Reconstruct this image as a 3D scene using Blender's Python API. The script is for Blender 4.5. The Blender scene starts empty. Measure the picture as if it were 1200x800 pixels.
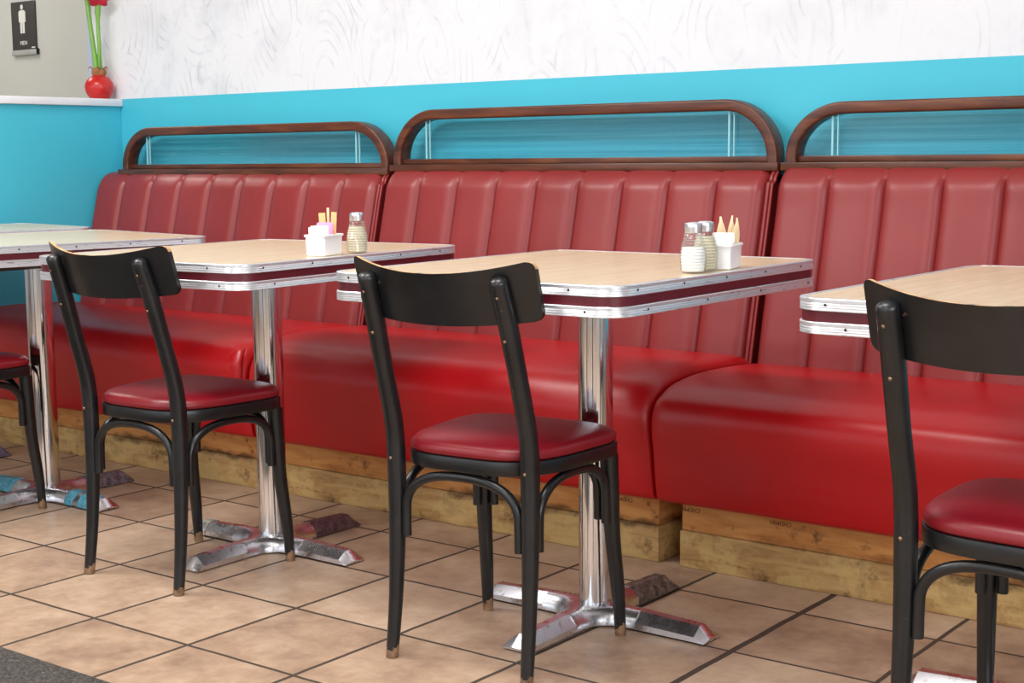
import bpy, bmesh, math, random
from mathutils import Vector, Matrix
random.seed(7)
sc = bpy.context.scene
C = sc.collection
PI = math.pi
T = 0.306                       # floor tile pitch

# ------------------------------------------------------------------ materials
def S(r, g, b):
    def f(c):
        c /= 255.0
        return c / 12.92 if c <= 0.04045 else ((c + 0.055) / 1.055) ** 2.4
    return (f(r), f(g), f(b), 1.0)

class NT:
    def __init__(s, name):
        s.m = bpy.data.materials.new(name); s.m.use_nodes = True
        s.t = s.m.node_tree; s.t.nodes.clear()
        s.out = s.n('ShaderNodeOutputMaterial')
    def n(s, typ, **kw):
        nd = s.t.nodes.new(typ)
        for k, v in kw.items(): setattr(nd, k, v)
        return nd
    def l(s, a, b): s.t.links.new(a, b)
    def obj(s, scale=(1, 1, 1)):
        tc = s.n('ShaderNodeTexCoord'); mp = s.n('ShaderNodeMapping')
        mp.inputs['Scale'].default_value = scale
        s.l(tc.outputs['Object'], mp.inputs['Vector']); return mp.outputs['Vector']
    def noise(s, vec, scale=5, detail=4, rough=.55, dist=0):
        nd = s.n('ShaderNodeTexNoise')
        nd.inputs['Scale'].default_value = scale; nd.inputs['Detail'].default_value = detail
        nd.inputs['Roughness'].default_value = rough; nd.inputs['Distortion'].default_value = dist
        s.l(vec, nd.inputs['Vector']); return nd.outputs['Fac']
    def ramp(s, fac, stops):
        nd = s.n('ShaderNodeValToRGB'); e = nd.color_ramp.elements
        while len(e) < len(stops): e.new(0.5)
        for i, (p, c) in enumerate(stops): e[i].position = p; e[i].color = c
        s.l(fac, nd.inputs['Fac']); return nd.outputs['Color']
    def math(s, op, a, b=None, c=None):
        nd = s.n('ShaderNodeMath', operation=op)
        for i, v in enumerate((a, b, c)):
            if v is None: continue
            if isinstance(v, (int, float)): nd.inputs[i].default_value = v
            else: s.l(v, nd.inputs[i])
        return nd.outputs[0]
    def mix(s, fac, a, b, blend='MIX'):
        nd = s.n('ShaderNodeMix', data_type='RGBA', blend_type=blend)
        for i, v in ((0, fac), (6, a), (7, b)):
            if isinstance(v, (int, float)): nd.inputs[i].default_value = v
            elif isinstance(v, tuple): nd.inputs[i].default_value = v
            else: s.l(v, nd.inputs[i])
        return nd.outputs[2]
    def sep(s, vec):
        nd = s.n('ShaderNodeSeparateXYZ'); s.l(vec, nd.inputs[0]); return nd.outputs
    def bump(s, h, strength=.2, dist=.002):
        nd = s.n('ShaderNodeBump'); nd.inputs['Strength'].default_value = strength
        nd.inputs['Distance'].default_value = dist; s.l(h, nd.inputs['Height']); return nd.outputs[0]
    def pbsdf(s, col, rough=.5, metal=0., spec=.5, normal=None, coat=0., coat_r=.1, sheen=0.):
        p = s.n('ShaderNodeBsdfPrincipled')
        for k, v in (('Base Color', col), ('Roughness', rough), ('Metallic', metal), ('Specular IOR Level', spec), ('Coat Weight', coat), ('Coat Roughness', coat_r)):
            if isinstance(v, (int, float, tuple)): p.inputs[k].default_value = v
            else: s.l(v, p.inputs[k])
        if normal is not None: s.l(normal, p.inputs['Normal'])
        s.l(p.outputs[0], s.out.inputs[0]); return p

def plain(name, col, rough=.5, metal=0., var=.06, scale=8, spec=.5, bump=0.0):
    k = NT(name); v = k.obj()
    nz = k.noise(v, scale, 3)
    d = tuple(max(0, c * (1 - var)) for c in col[:3]) + (1,); b = tuple(min(1, c * (1 + var)) for c in col[:3]) + (1,)
    c = k.ramp(nz, [(.3, d), (.7, b)])
    nm = k.bump(k.noise(v, scale * 12, 3), bump, .001) if bump else None
    k.pbsdf(c, rough, metal, spec, nm); return k.m

M = {}
M['turq'] = plain('turquoise_paint', S(72, 190, 214), .45, 0, .03, 1.5, .4, .08)
M['grey_wall'] = plain('grey_paint', S(196, 197, 190), .6, 0, .03, 2)
M['white_paint'] = plain('white_paint', S(232, 232, 238), .45)
M['ceiling'] = plain('ceiling_paint', S(225, 224, 220), .8)
M['room_wall'] = plain('far_wall_paint', S(186, 190, 194), .8)
M['beadblue'] = plain('bluish_corner_bead', S(180, 190, 212), .5)
M['maroon'] = plain('maroon_stripe', S(92, 22, 34), .35, 0, .1, 14)
M['black_metal'] = plain('black_underframe', S(22, 20, 20), .45)
M['brass'] = plain('dull_brass', S(150, 120, 92), .4, .8)
M['dark_dot'] = plain('dark_screw', S(30, 27, 28), .4)
M['ceramic'] = plain('white_ceramic', S(246, 246, 248), .22, 0, .01)
M['paper'] = plain('white_paper', S(248, 247, 246), .7, 0, .01)
M['pink'] = plain('pink_paper', S(244, 176, 214), .7, 0, .03)
M['kraft'] = plain('kraft_paper', S(228, 190, 132), .7, 0, .08, 60)
M['kraft_pale'] = plain('pale_kraft_paper', S(232, 206, 166), .7, 0, .05, 60)
M['salt'] = plain('salt', S(250, 250, 250), .9, 0, .01)
M['pepper'] = plain('tan_seasoning', S(222, 213, 188), .9, 0, .12, 300)
M['stem'] = plain('green_stem', S(118, 168, 74), .45, 0, .15, 14)
M['leafg'] = plain('green_leaf', S(86, 140, 60), .5, 0, .15, 14)
M['bulbskin'] = plain('brown_bulb_skin', S(150, 98, 62), .8, 0, .25, 60)
M['petal'] = plain('red_petal', S(176, 22, 48), .5, 0, .2, 40)
M['vase'] = plain('red_glaze', S(188, 34, 32), .25, 0, .06, 20)
M['sign'] = plain('dark_sign_plate', S(62, 60, 58), .5, 0, .05, 30)
M['signwhite'] = plain('sign_white', S(228, 226, 220), .6)
M['signgrey'] = plain('sign_clear_lip', S(168, 170, 166), .35)
M['ink'] = plain('stamped_ink', S(92, 52, 34), .9, 0, .2, 80)
M['lead'] = plain('clear_joint_strip', S(150, 205, 214), .3)

def wallpaper():
    k = NT('feathered_white_wall'); v = k.obj()
    x, y, z = k.sep(v)
    def feather(scale, rings, seed, lo, hi, stretch):
        mp = k.n('ShaderNodeMapping'); mp.inputs['Scale'].default_value = (scale, 0.01, scale * stretch)
        mp.inputs['Location'].default_value = (seed, seed * .37, seed * 1.7)
        mp.inputs['Rotation'].default_value = (0, .25, 0)
        k.l(v, mp.inputs['Vector'])
        vo = k.n('ShaderNodeTexVoronoi', feature='F1'); vo.inputs['Scale'].default_value = 1
        k.l(mp.outputs[0], vo.inputs['Vector'])
        nz = k.noise(mp.outputs[0], 2.2, 3)
        ph = k.math('ADD', k.math('MULTIPLY', vo.outputs['Distance'], rings), k.math('MULTIPLY', nz, 5))
        s = k.math('SINE', ph)
        ln = k.n('ShaderNodeMapRange'); ln.inputs[1].default_value = .55; ln.inputs[2].default_value = 1.0
        k.l(s, ln.inputs[0])
        mk = k.n('ShaderNodeMapRange'); mk.inputs[1].default_value = lo; mk.inputs[2].default_value = hi
        k.l(k.noise(mp.outputs[0], 3.1, 4, .6), mk.inputs[0])
        return k.math('MULTIPLY', ln.outputs[0], mk.outputs[0])
    a = feather(4.4, 74, 3.1, .50, .78, .6)
    b = feather(2.8, 105, 9.7, .50, .78, .5)
    st = k.n('ShaderNodeMapRange'); st.inputs[1].default_value = .52; st.inputs[2].default_value = .8
    mp = k.n('ShaderNodeMapping'); mp.inputs['Scale'].default_value = (26, 1, 3.5); k.l(v, mp.inputs['Vector'])
    k.l(k.noise(mp.outputs[0], 1, 4, .6, .6), st.inputs[0])
    cl = k.n('ShaderNodeMapRange'); cl.inputs[1].default_value = .5; cl.inputs[2].default_value = .78
    k.l(k.noise(v, 4.2, 4, .6), cl.inputs[0])
    streak = k.math('MULTIPLY', st.outputs[0], cl.outputs[0])
    f = k.math('ADD', k.math('ADD', k.math('MULTIPLY', a, .40), k.math('MULTIPLY', b, .40)), k.math('ADD', k.math('MULTIPLY', streak, .5), k.math('MULTIPLY', cl.outputs[0], .22)))
    f = k.math('MINIMUM', f, 1.0)
    # the brushwork is denser towards the corner on the left
    wl = k.n('ShaderNodeMapRange'); wl.inputs[1].default_value = 1.6; wl.inputs[2].default_value = -1.4
    wl.inputs[3].default_value = .55; wl.inputs[4].default_value = 1.0
    k.l(x, wl.inputs[0]); f = k.math('MULTIPLY', f, wl.outputs[0])
    col = k.mix(f, S(226, 229, 235), S(124, 137, 154))
    k.pbsdf(col, .6); return k.m
M['wallpaper'] = wallpaper()

def vinyl(name, base, dark, rough, seam=0):
    k = NT(name); v = k.obj()
    c = k.ramp(k.noise(v, 2.2, 3), [(.3, dark), (.7, base)])
    nm = k.bump(k.noise(v, 420, 2), .10, .0006)
    nm2 = k.n('ShaderNodeBump'); nm2.inputs['Strength'].default_value = .25; nm2.inputs['Distance'].default_value = .004
    k.l(k.noise(v, 9, 2), nm2.inputs['Height']); k.l(nm, nm2.inputs['Normal'])
    rv = k.n('ShaderNodeMapRange'); rv.inputs[3].default_value = rough - .05; rv.inputs[4].default_value = rough + .08
    k.l(k.noise(v, 6, 3), rv.inputs[0])
    k.pbsdf(c, rv.outputs[0], 0, .5, nm2.outputs[0]); return k.m
M['seat_vinyl'] = vinyl('bright_red_vinyl', S(190, 14, 22), S(172, 10, 18), .36)
M['back_vinyl'] = vinyl('faded_red_vinyl', S(148, 47, 48), S(132, 39, 40), .36)
M['chair_vinyl'] = vinyl('chair_red_vinyl', S(140, 20, 34), S(124, 16, 28), .34)

def black_wood():
    k = NT('chipped_black_lacquer'); v = k.obj()
    x, y, z = k.sep(v)
    ch = k.noise(v, 62, 3, .55); big = k.noise(v, 9, 3)
    chip = k.math('MULTIPLY', k.math('GREATER_THAN', ch, .715), k.math('GREATER_THAN', big, .52))
    nz = k.noise(v, 60, 3)
    foot = k.math('LESS_THAN', k.math('ADD', z, k.math('MULTIPLY', nz, -.07)), -.014)
    chip = k.math('MAXIMUM', chip, foot)
    base = k.ramp(k.noise(v, 14, 3), [(.3, S(14, 15, 17)), (.75, S(29, 30, 32))])
    wood = k.ramp(k.noise(v, 40, 3), [(.3, S(84, 60, 44)), (.7, S(158, 122, 90))])
    c = k.mix(chip, base, wood)
    r = k.math('ADD', k.math('MULTIPLY', chip, .3), .32)
    k.pbsdf(c, r, 0, .5, k.bump(k.noise(v, 50, 3), .12, .001)); return k.m
M['black_wood'] = black_wood()
def worn_edge():
    k = NT('worn_plywood_edge'); v = k.obj((1, 1, 1))
    f = k.ramp(k.noise(v, 26, 4, .6), [(.40, (0, 0, 0, 1)), (.47, (1, 1, 1, 1))])
    wood = k.ramp(k.noise(v, 50, 3), [(.3, S(176, 128, 78)), (.7, S(222, 186, 138))])
    k.pbsdf(k.mix(f, S(24, 22, 22), wood), .5); return k.m
M['worn_edge'] = worn_edge()

def brown_wood():
    k = NT('dark_stained_wood'); v = k.obj((2, 16, 16))
    nz = k.noise(v, 3, 4, .5, .4)
    c = k.ramp(nz, [(.25, S(58, 26, 15)), (.55, S(92, 46, 26)), (.8, S(120, 68, 36))])
    k.pbsdf(c, .33, 0, .5, k.bump(nz, .1, .001)); return k.m
M['brown_wood'] = brown_wood()

def chrome():
    k = NT('chrome'); v = k.obj((1, 1, .15))
    nz = k.noise(v, 22, 4)
    c = k.ramp(nz, [(.3, S(205, 205, 208)), (.7, S(238, 238, 240))])
    r = k.n('ShaderNodeMapRange'); r.inputs[1].default_value = .4; r.inputs[2].default_value = .75
    r.inputs[3].default_value = .06; r.inputs[4].default_value = .22
    k.l(nz, r.inputs[0]); k.pbsdf(c, r.outputs[0], 1.0); return k.m
M['chrome'] = chrome()
def worn_chrome():
    k = NT('scuffed_chrome'); v = k.obj()
    nz = k.noise(v, 24, 5, .65)
    f = k.ramp(nz, [(.60, (0, 0, 0, 1)), (.72, (1, 1, 1, 1))])
    c = k.mix(f, S(224, 224, 230), S(150, 142, 140))
    k.pbsdf(c, k.math('ADD', k.math('MULTIPLY', nz, .3), .14), 1.0, .5, k.bump(nz, .08, .002)); return k.m
M['worn_chrome'] = worn_chrome()
def aluminium():
    k = NT('scuffed_aluminium_edging'); v = k.obj((6, 6, 60))
    nz = k.noise(v, 5, 5, .65)
    f = k.ramp(nz, [(.60, (0, 0, 0, 1)), (.67, (1, 1, 1, 1))])
    c = k.mix(k.math('MULTIPLY', f, .7), S(228, 229, 234), S(96, 92, 100))
    k.pbsdf(c, .3, .75, .5); return k.m
M['alu'] = aluminium()
def laminate():
    k = NT('cream_wood_laminate'); v = k.obj((14, 1.2, 1))
    c = k.ramp(k.noise(v, 5, 4, .6, .3), [(.3, S(220, 196, 160)), (.7, S(233, 213, 181))])
    k.pbsdf(c, .22, 0, .5); return k.m
M['laminate'] = laminate()

def tape(name, a, b):
    k = NT(name); v = k.obj()
    nz = k.noise(v, 60, 4, .7)
    k.pbsdf(k.ramp(nz, [(.38, a), (.66, b)]), .45, 0, .5, k.bump(nz, .6, .004)); return k.m
M['tape_maroon'] = tape('maroon_tape', S(62, 40, 44), S(116, 84, 90))
M['tape_brown'] = tape('grey_brown_tape', S(66, 52, 48), S(140, 124, 116))
M['tape_silver'] = tape('silver_tape', S(118, 114, 104), S(206, 204, 192))
M['tape_blue'] = tape('blue_tape', S(62, 134, 158), S(104, 178, 200))
M['tape_purple'] = tape('purple_grey_tape', S(70, 58, 66), S(140, 126, 138))
M['foot_lilac'] = plain('lilac_grey_cover', S(132, 122, 156), .6)

def plank(name, a, b, c_, peel):
    k = NT(name); v = k.obj((1.2, 1, 9))
    nz = k.noise(v, 5, 5, .6, .6); v2 = k.obj()
    col = k.ramp(nz, [(.25, a), (.5, b), (.78, c_)])
    st = k.noise(v2, 12, 6, .68)
    f = k.ramp(st, [(.60 - peel * .06, (0, 0, 0, 1)), (.70 - peel * .05, (1, 1, 1, 1))])
    col = k.mix(k.math('MULTIPLY', f, .8), col, S(74, 48, 28))
    if peel:
        f2 = k.ramp(k.noise(v2, 7, 6, .7), [(.47, (0, 0, 0, 1)), (.53, (1, 1, 1, 1))])
        col = k.mix(k.math('MULTIPLY', f2, .6), col, S(206, 174, 114))
    x_, y_, z_ = k.sep(v2)
    wob = k.math('MULTIPLY', k.math('SUBTRACT', k.noise(v2, 14, 5, .7), .5), .07)
    sm = k.n('ShaderNodeMapRange'); sm.inputs[1].default_value = .016; sm.inputs[2].default_value = .002
    k.l(k.math('ABSOLUTE', k.math('ADD', k.math('SUBTRACT', z_, .091), wob)), sm.inputs[0])
    gate = k.ramp(k.noise(v2, 5, 4), [(.44, (0, 0, 0, 1)), (.56, (1, 1, 1, 1))])
    near = k.math('LESS_THAN', k.math('ABSOLUTE', k.math('SUBTRACT', z_, .091)), .02)
    col = k.mix(k.math('MULTIPLY', k.math('MULTIPLY', sm.outputs[0], near), k.math('MULTIPLY', gate, .75)), col, S(70, 46, 28))
    k.pbsdf(col, .75, 0, .3, k.bump(k.math('ADD', nz, st), .4, .004)); return k.m
M['plank_top'] = plank('raw_orange_plank', S(176, 112, 58), S(206, 144, 82), S(222, 168, 106), 0)
M['plank_low'] = plank('peeling_yellow_plank', S(136, 98, 58), S(184, 146, 94), S(208, 174, 122), 1)

def tiles():
    k = NT('beige_floor_tiles'); v = k.obj()
    x, y, z = k.sep(v)
    wob = k.math('MULTIPLY', k.math('SUBTRACT', k.noise(v, 9, 2), .5), .006)
    u = k.math('DIVIDE', k.math('ADD', x, wob), T); w = k.math('DIVIDE', k.math('ADD', y, wob), T)
    def d(a): return k.math('MULTIPLY', k.math('ABSOLUTE', k.math('SUBTRACT', a, k.math('ROUND', a))), T)
    du, dw = d(u), d(w)
    # one wider joint runs in depth at every eighth tile
    wide = k.math('LESS_THAN', k.math('ABSOLUTE', k.math('SUBTRACT', u, 5)), .2)
    gu = k.math('LESS_THAN', du, k.math('ADD', k.math('MULTIPLY', wide, .0026), .0050))
    gw = k.math('LESS_THAN', dw, .0042)
    g = k.math('MAXIMUM', gu, gw)
    cell = k.n('ShaderNodeCombineXYZ'); k.l(k.math('FLOOR', u), cell.inputs[0]); k.l(k.math('FLOOR', w), cell.inputs[1])
    wn = k.n('ShaderNodeTexWhiteNoise', noise_dimensions='3D'); k.l(cell.outputs[0], wn.inputs['Vector'])
    n1 = k.noise(v, 7, 6, .65); n2 = k.noise(v, 38, 4, .6)
    f = k.math('ADD', k.math('MULTIPLY', n1, .62), k.math('ADD', k.math('MULTIPLY', n2, .22), k.math('MULTIPLY', wn.outputs['Value'], .16)))
    col = k.ramp(f, [(.34, S(150, 122, 102)), (.5, S(183, 154, 129)), (.66, S(205, 179, 154))])
    col = k.mix(g, col, S(72, 60, 51))
    edge = k.math('MINIMUM', k.math('MINIMUM', du, dw), .007)
    k.pbsdf(col, k.math('ADD', k.math('MULTIPLY', g, .3), k.math('ADD', k.math('MULTIPLY', n2, .25), .30)), 0, .4,
            k.bump(k.math('ADD', k.math('MULTIPLY', edge, 60), k.math('MULTIPLY', n2, .15)), .35, .002))
    return k.m
M['tiles'] = tiles()
def carpet():
    k = NT('dark_speckled_mat'); v = k.obj()
    nz = k.noise(v, 160, 3, .7)
    k.pbsdf(k.ramp(nz, [(.35, S(58, 54, 52)), (.6, S(96, 92, 88)), (.75, S(140, 134, 126))]), .9, 0, .2, k.bump(nz, .6, .004)); return k.m
M['mat'] = carpet()

def glassy(name, tint, gloss=.10, cloud=0.0, cloudcol=(1, 1, 1, 1), rough=.08, fres=.8):
    k = NT(name)
    tr = k.n('ShaderNodeBsdfTransparent'); tr.inputs[0].default_value = tint
    gl = k.n('ShaderNodeBsdfGlossy'); gl.inputs['Roughness'].default_value = rough
    df = k.n('ShaderNodeBsdfDiffuse'); df.inputs[0].default_value = cloudcol
    fr = k.n('ShaderNodeFresnel'); fr.inputs[0].default_value = 1.45
    m1 = k.n('ShaderNodeMixShader'); m1.inputs[0].default_value = cloud
    k.l(tr.outputs[0], m1.inputs[1]); k.l(df.outputs[0], m1.inputs[2])
    m2 = k.n('ShaderNodeMixShader')
    k.l(k.math('MINIMUM', k.math('ADD', k.math('MULTIPLY', fr.outputs[0], fres), gloss * .3), 1.0), m2.inputs[0])
    k.l(m1.outputs[0], m2.inputs[1]); k.l(gl.outputs[0], m2.inputs[2])
    k.l(m2.outputs[0], k.out.inputs[0]); return k.m
M['reeded'] = glassy('reeded_glass', (.955, .985, .99, 1), .10, .0, rough=.2, fres=.16)
def rib_refraction_tint():  # streaks in the tint stand in for light refracted by the reeding
    m = M['reeded']; t = m.node_tree
    tc = t.nodes.new('ShaderNodeTexCoord'); mp = t.nodes.new('ShaderNodeMapping'); mp.inputs['Scale'].default_value = (.8, .01, 95)
    nz = t.nodes.new('ShaderNodeTexNoise'); nz.inputs['Scale'].default_value = 1; nz.inputs['Detail'].default_value = 3
    rp = t.nodes.new('ShaderNodeValToRGB'); e = rp.color_ramp.elements
    e[0].position = .36; e[0].color = (.74, .86, .89, 1); e[1].position = .62; e[1].color = (.97, .995, 1, 1)
    t.links.new(tc.outputs['Object'], mp.inputs[0]); t.links.new(mp.outputs[0], nz.inputs['Vector']); t.links.new(nz.outputs['Fac'], rp.inputs[0])
    tr = [n for n in t.nodes if n.type == 'BSDF_TRANSPARENT'][0]; t.links.new(rp.outputs[0], tr.inputs[0])
rib_refraction_tint()
M['clear'] = glassy('clear_glass', (.95, .96, .95, 1), .10, .05, fres=.4)
M['windowpane'] = glassy('window_pane', (.97, .98, .98, 1), .03)

# ------------------------------------------------------------------ geometry helpers
def obj(name, bm, mat, parent=None, smooth=True, loc=None, angle=40):
    me = bpy.data.meshes.new(name)
    bmesh.ops.recalc_face_normals(bm, faces=bm.faces[:])
    bm.to_mesh(me); bm.free()
    mats = mat if isinstance(mat, (list, tuple)) else [mat]
    for m in mats: me.materials.append(M[m] if isinstance(m, str) else m)
    if smooth:
        me.shade_smooth()
        me.set_sharp_from_angle(angle=math.radians(angle))
    o = bpy.data.objects.new(name, me); C.objects.link(o)
    if parent is not None: o.parent = parent
    if loc is not None: o.location = loc
    return o
def thing(name, label, cat, loc=(0, 0, 0), rz=0, group=None):
    o = bpy.data.objects.new(name, None); C.objects.link(o)
    o.empty_display_size = .1
    o.location = loc; o.rotation_euler = (0, 0, rz)
    return tag(o, label, cat, group)
def tag(o, label, cat, group=None):
    o['label'] = label; o['category'] = cat
    if group: o['group'] = group
    return o
def struct(o): o['kind'] = 'structure'; return o
def copy_tree(o, parent=None):
    c = o.copy(); C.objects.link(c)
    if parent is not None: c.parent = parent
    for ch in list(o.children): copy_tree(ch, c)
    return c

def box(bm, x0, x1, y0, y1, z0, z1, bevel=0, mi=0, segs=2):
    vs = [bm.verts.new((x, y, z)) for x in (x0, x1) for y in (y0, y1) for z in (z0, z1)]
    F = [(0, 1, 3, 2), (4, 6, 7, 5), (0, 4, 5, 1), (2, 3, 7, 6), (0, 2, 6, 4), (1, 5, 7, 3)]
    fs = [bm.faces.new([vs[i] for i in f]) for f in F]
    for f in fs: f.material_index = mi
    if bevel:
        es = list({e for f in fs for e in f.edges})
        bmesh.ops.bevel(bm, geom=es, offset=bevel, segments=segs, affect='EDGES', profile=.5)
    return bm
def newbox(*a, **k): bm = bmesh.new(); return box(bm, *a, **k)

def loft(bm, rings, cap=True, close=True, mi=0):
    """rings: list of lists of points, all the same length"""
    vr = [[bm.verts.new(p) for p in r] for r in rings]
    n = len(vr[0]); rng = n if close else n - 1
    for a, b in zip(vr, vr[1:]):
        for i in range(rng):
            j = (i + 1) % n
            f = bm.faces.new((a[i], a[j], b[j], b[i])); f.material_index = mi
    if cap and close:
        for r in (vr[0], vr[-1]):
            f = bm.faces.new(r); f.material_index = mi
    return vr
def lathe(bm, prof, n=40, mi=0, cx=0, cy=0, cap=True):
    return loft(bm, [[(cx + r * math.cos(2 * PI * i / n), cy + r * math.sin(2 * PI * i / n), z) for i in range(n)] for r, z in prof], cap=cap, mi=mi)
def smooth_path(pts, k=6):
    """Catmull-Rom through pts (tuples of any length)"""
    out = []
    P = [pts[0]] + list(pts) + [pts[-1]]
    for i in range(1, len(P) - 2):
        for s in range(k):
            t = s / k
            out.append(tuple(.5 * (2 * b + (c - a) * t + (2 * a - 5 * b + 4 * c - d) * t * t + (3 * b - a - 3 * c + d) * t ** 3)
                             for a, b, c, d in zip(P[i - 1], P[i], P[i + 1], P[i + 2])))
    out.append(tuple(pts[-1])); return out
def sweep(bm, pts, rad, n=14, ref=Vector((1, 0, 0)), sect=None, cap=True, mi=0, dome=0):
    """tube along pts; rad a number or list. sect: list of (a,b) unit section points"""
    pts = [Vector(p) for p in pts]
    if isinstance(rad, (int, float)): rad = [rad] * len(pts)
    if sect is None: sect = [(math.cos(2 * PI * i / n), math.sin(2 * PI * i / n)) for i in range(n)]
    rings = []
    for i, p in enumerate(pts):
        t = (pts[min(i + 1, len(pts) - 1)] - pts[max(i - 1, 0)]).normalized()
        u = (ref - t * ref.dot(t)).normalized(); v = t.cross(u)
        rings.append([p + (u * a + v * b) * rad[i] for a, b in sect])
        if dome and i == len(pts) - 1:
            for q in (.35, .65, .88, .98):
                rr = math.sqrt(1 - q * q)
                rings.append([p + t * dome * q + (u * a + v * b) * rad[i] * rr for a, b in sect])
    return loft(bm, rings, cap=cap, mi=mi)
def rrect(hw, hd, r, n=8, cx=0, cy=0):
    out = []
    for sx, sy, a0 in ((1, 1, 0), (-1, 1, 90), (-1, -1, 180), (1, -1, 270)):
        for i in range(n + 1):
            a = math.radians(a0 + 90 * i / n)
            out.append((cx + sx * (hw - r) + r * math.cos(a), cy + sy * (hd - r) + r * math.sin(a)))
    return out
def prism(bm, poly, z0, z1, mi=0, bevel=0):
    if bevel:
        cx = sum(p[0] for p in poly) / len(poly); cy = sum(p[1] for p in poly) / len(poly)
        R = []
        def ins(d): 
            out = []
            for x, y in poly:
                l = math.hypot(x - cx, y - cy); out.append((cx + (x - cx) * (1 - d / l), cy + (y - cy) * (1 - d / l)))
            return out
        for d, z in ((bevel, z0), (bevel * .3, z0 + bevel * .3), (0, z0 + bevel), (0, z1 - bevel), (bevel * .3, z1 - bevel * .3), (bevel, z1)):
            R.append([(x, y, z) for x, y in ins(d)])
        return loft(bm, R, mi=mi)
    return loft(bm, [[(x, y, z0) for x, y in poly], [(x, y, z1) for x, y in poly]], mi=mi)

# ------------------------------------------------------------------ setting
WX, WY = -1.765, 1.75            # partition plane, back wall plane
PZ = 1.218                      # paint line / cap height
bm = bmesh.new(); box(bm, -5.5, 5, -5, 3.2, -.1, 0)
struct(obj('floor', bm, 'tiles', smooth=False))
bm = bmesh.new(); box(bm, -5.5, 5, -5, 3.2, 2.75, 2.85)
struct(obj('ceiling', bm, 'ceiling', smooth=False))
bm = bmesh.new()                # back wall: turquoise below the paint line, brushed white above
box(bm, -1.935, 5, WY, WY + .12, 0, PZ, mi=0); box(bm, -1.935, 5, WY, WY + .12, PZ, 2.75, mi=1)
struct(obj('wall_back', bm, ['turq', 'wallpaper'], smooth=False))
bm = bmesh.new(); box(bm, -5.5, -1.2, 2.2, 2.3, 0, 2.75)
struct(obj('wall_rear', bm, 'grey_wall', smooth=False))
bm = bmesh.new(); box(bm, WX - .13, WX, .99, WY - .001, 0, PZ - .028)
struct(obj('wall_left', bm, 'turq', smooth=False))
bm = bmesh.new(); box(bm, WX - .15, WX + .016, .97, WY - .001, PZ - .028, PZ, bevel=.003)
struct(obj('trim_1', bm, 'white_paint', smooth=True))
bm = bmesh.new(); box(bm, -1.947, -1.923, WY - .006, WY + .126, PZ, 2.75)
struct(obj('trim_2', bm, 'beadblue', smooth=False))
bm = bmesh.new(); box(bm, -5.6, -5.5, -5, 3.2, 0, 2.75); struct(obj('wall_far', bm, 'room_wall', smooth=False))
bm = bmesh.new(); box(bm, 5, 5.1, -5, 3.2, 0, .8); box(bm, 5, 5.1, -5, 3.2, 2.5, 2.75); box(bm, 5, 5.1, -5, -3.2, .8, 2.5); box(bm, 5, 5.1, -.4, 3.2, .8, 2.5)
struct(obj('wall_right', bm, 'room_wall', smooth=False))
bm = bmesh.new()
for y in (-3.2, -1.83, -.46): box(bm, 5.02, 5.09, y, y + .06, .8, 2.5)
for z in (.8, 2.44): box(bm, 5.025, 5.085, -3.2, -.4, z, z + .06)
w = struct(obj('window_3', bm, 'black_metal', smooth=False))  # unseen side window, added to bring more light onto the partition
bm = bmesh.new(); box(bm, 5.05, 5.056, -3.16, -.44, .84, 2.46); obj('pane', bm, 'windowpane', w, smooth=False)
bm = bmesh.new(); box(bm, -5.5, 5, 3.2, 3.3, 0, 2.75); struct(obj('wall_corridor', bm, 'grey_wall', smooth=False))
# street wall behind the camera, with two wide shop windows
bm = bmesh.new()
box(bm, -5.5, 5, -5.1, -5, 0, .7); box(bm, -5.5, 5, -5.1, -5, 2.5, 2.75)
for a, b in ((-5.5, -4.6), (-.7, -.1), (4.2, 5)): box(bm, a, b, -5.1, -5, .7, 2.5)
struct(obj('wall_front', bm, 'room_wall', smooth=False))
for i, (a, b) in enumerate(((-4.6, -.7), (-.1, 4.2))):
    bm = bmesh.new()
    for x in (a, (a + b) / 2 - .03, b - .06): box(bm, x, x + .06, -5.09, -5.02, .7, 2.5)
    for z in (.7, 2.44): box(bm, a, b, -5.085, -5.025, z, z + .06)
    w = struct(obj('window_%d' % (i + 1), bm, 'black_metal', smooth=False))
    bm = bmesh.new(); box(bm, a + .05, b - .05, -5.06, -5.054, .74, 2.46)
    obj('pane', bm, 'windowpane', w, smooth=False)

# floor mat at the lower left
bm = bmesh.new(); prism(bm, rrect(1.6, .65, .03, 4), 0, .009, bevel=.002)
tag(obj('floor_mat', bm, 'mat', loc=(-.6, -.247 - .65, 0)), 'dark grey speckled floor mat at the lower left edge of the tiles', 'mat')

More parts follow.
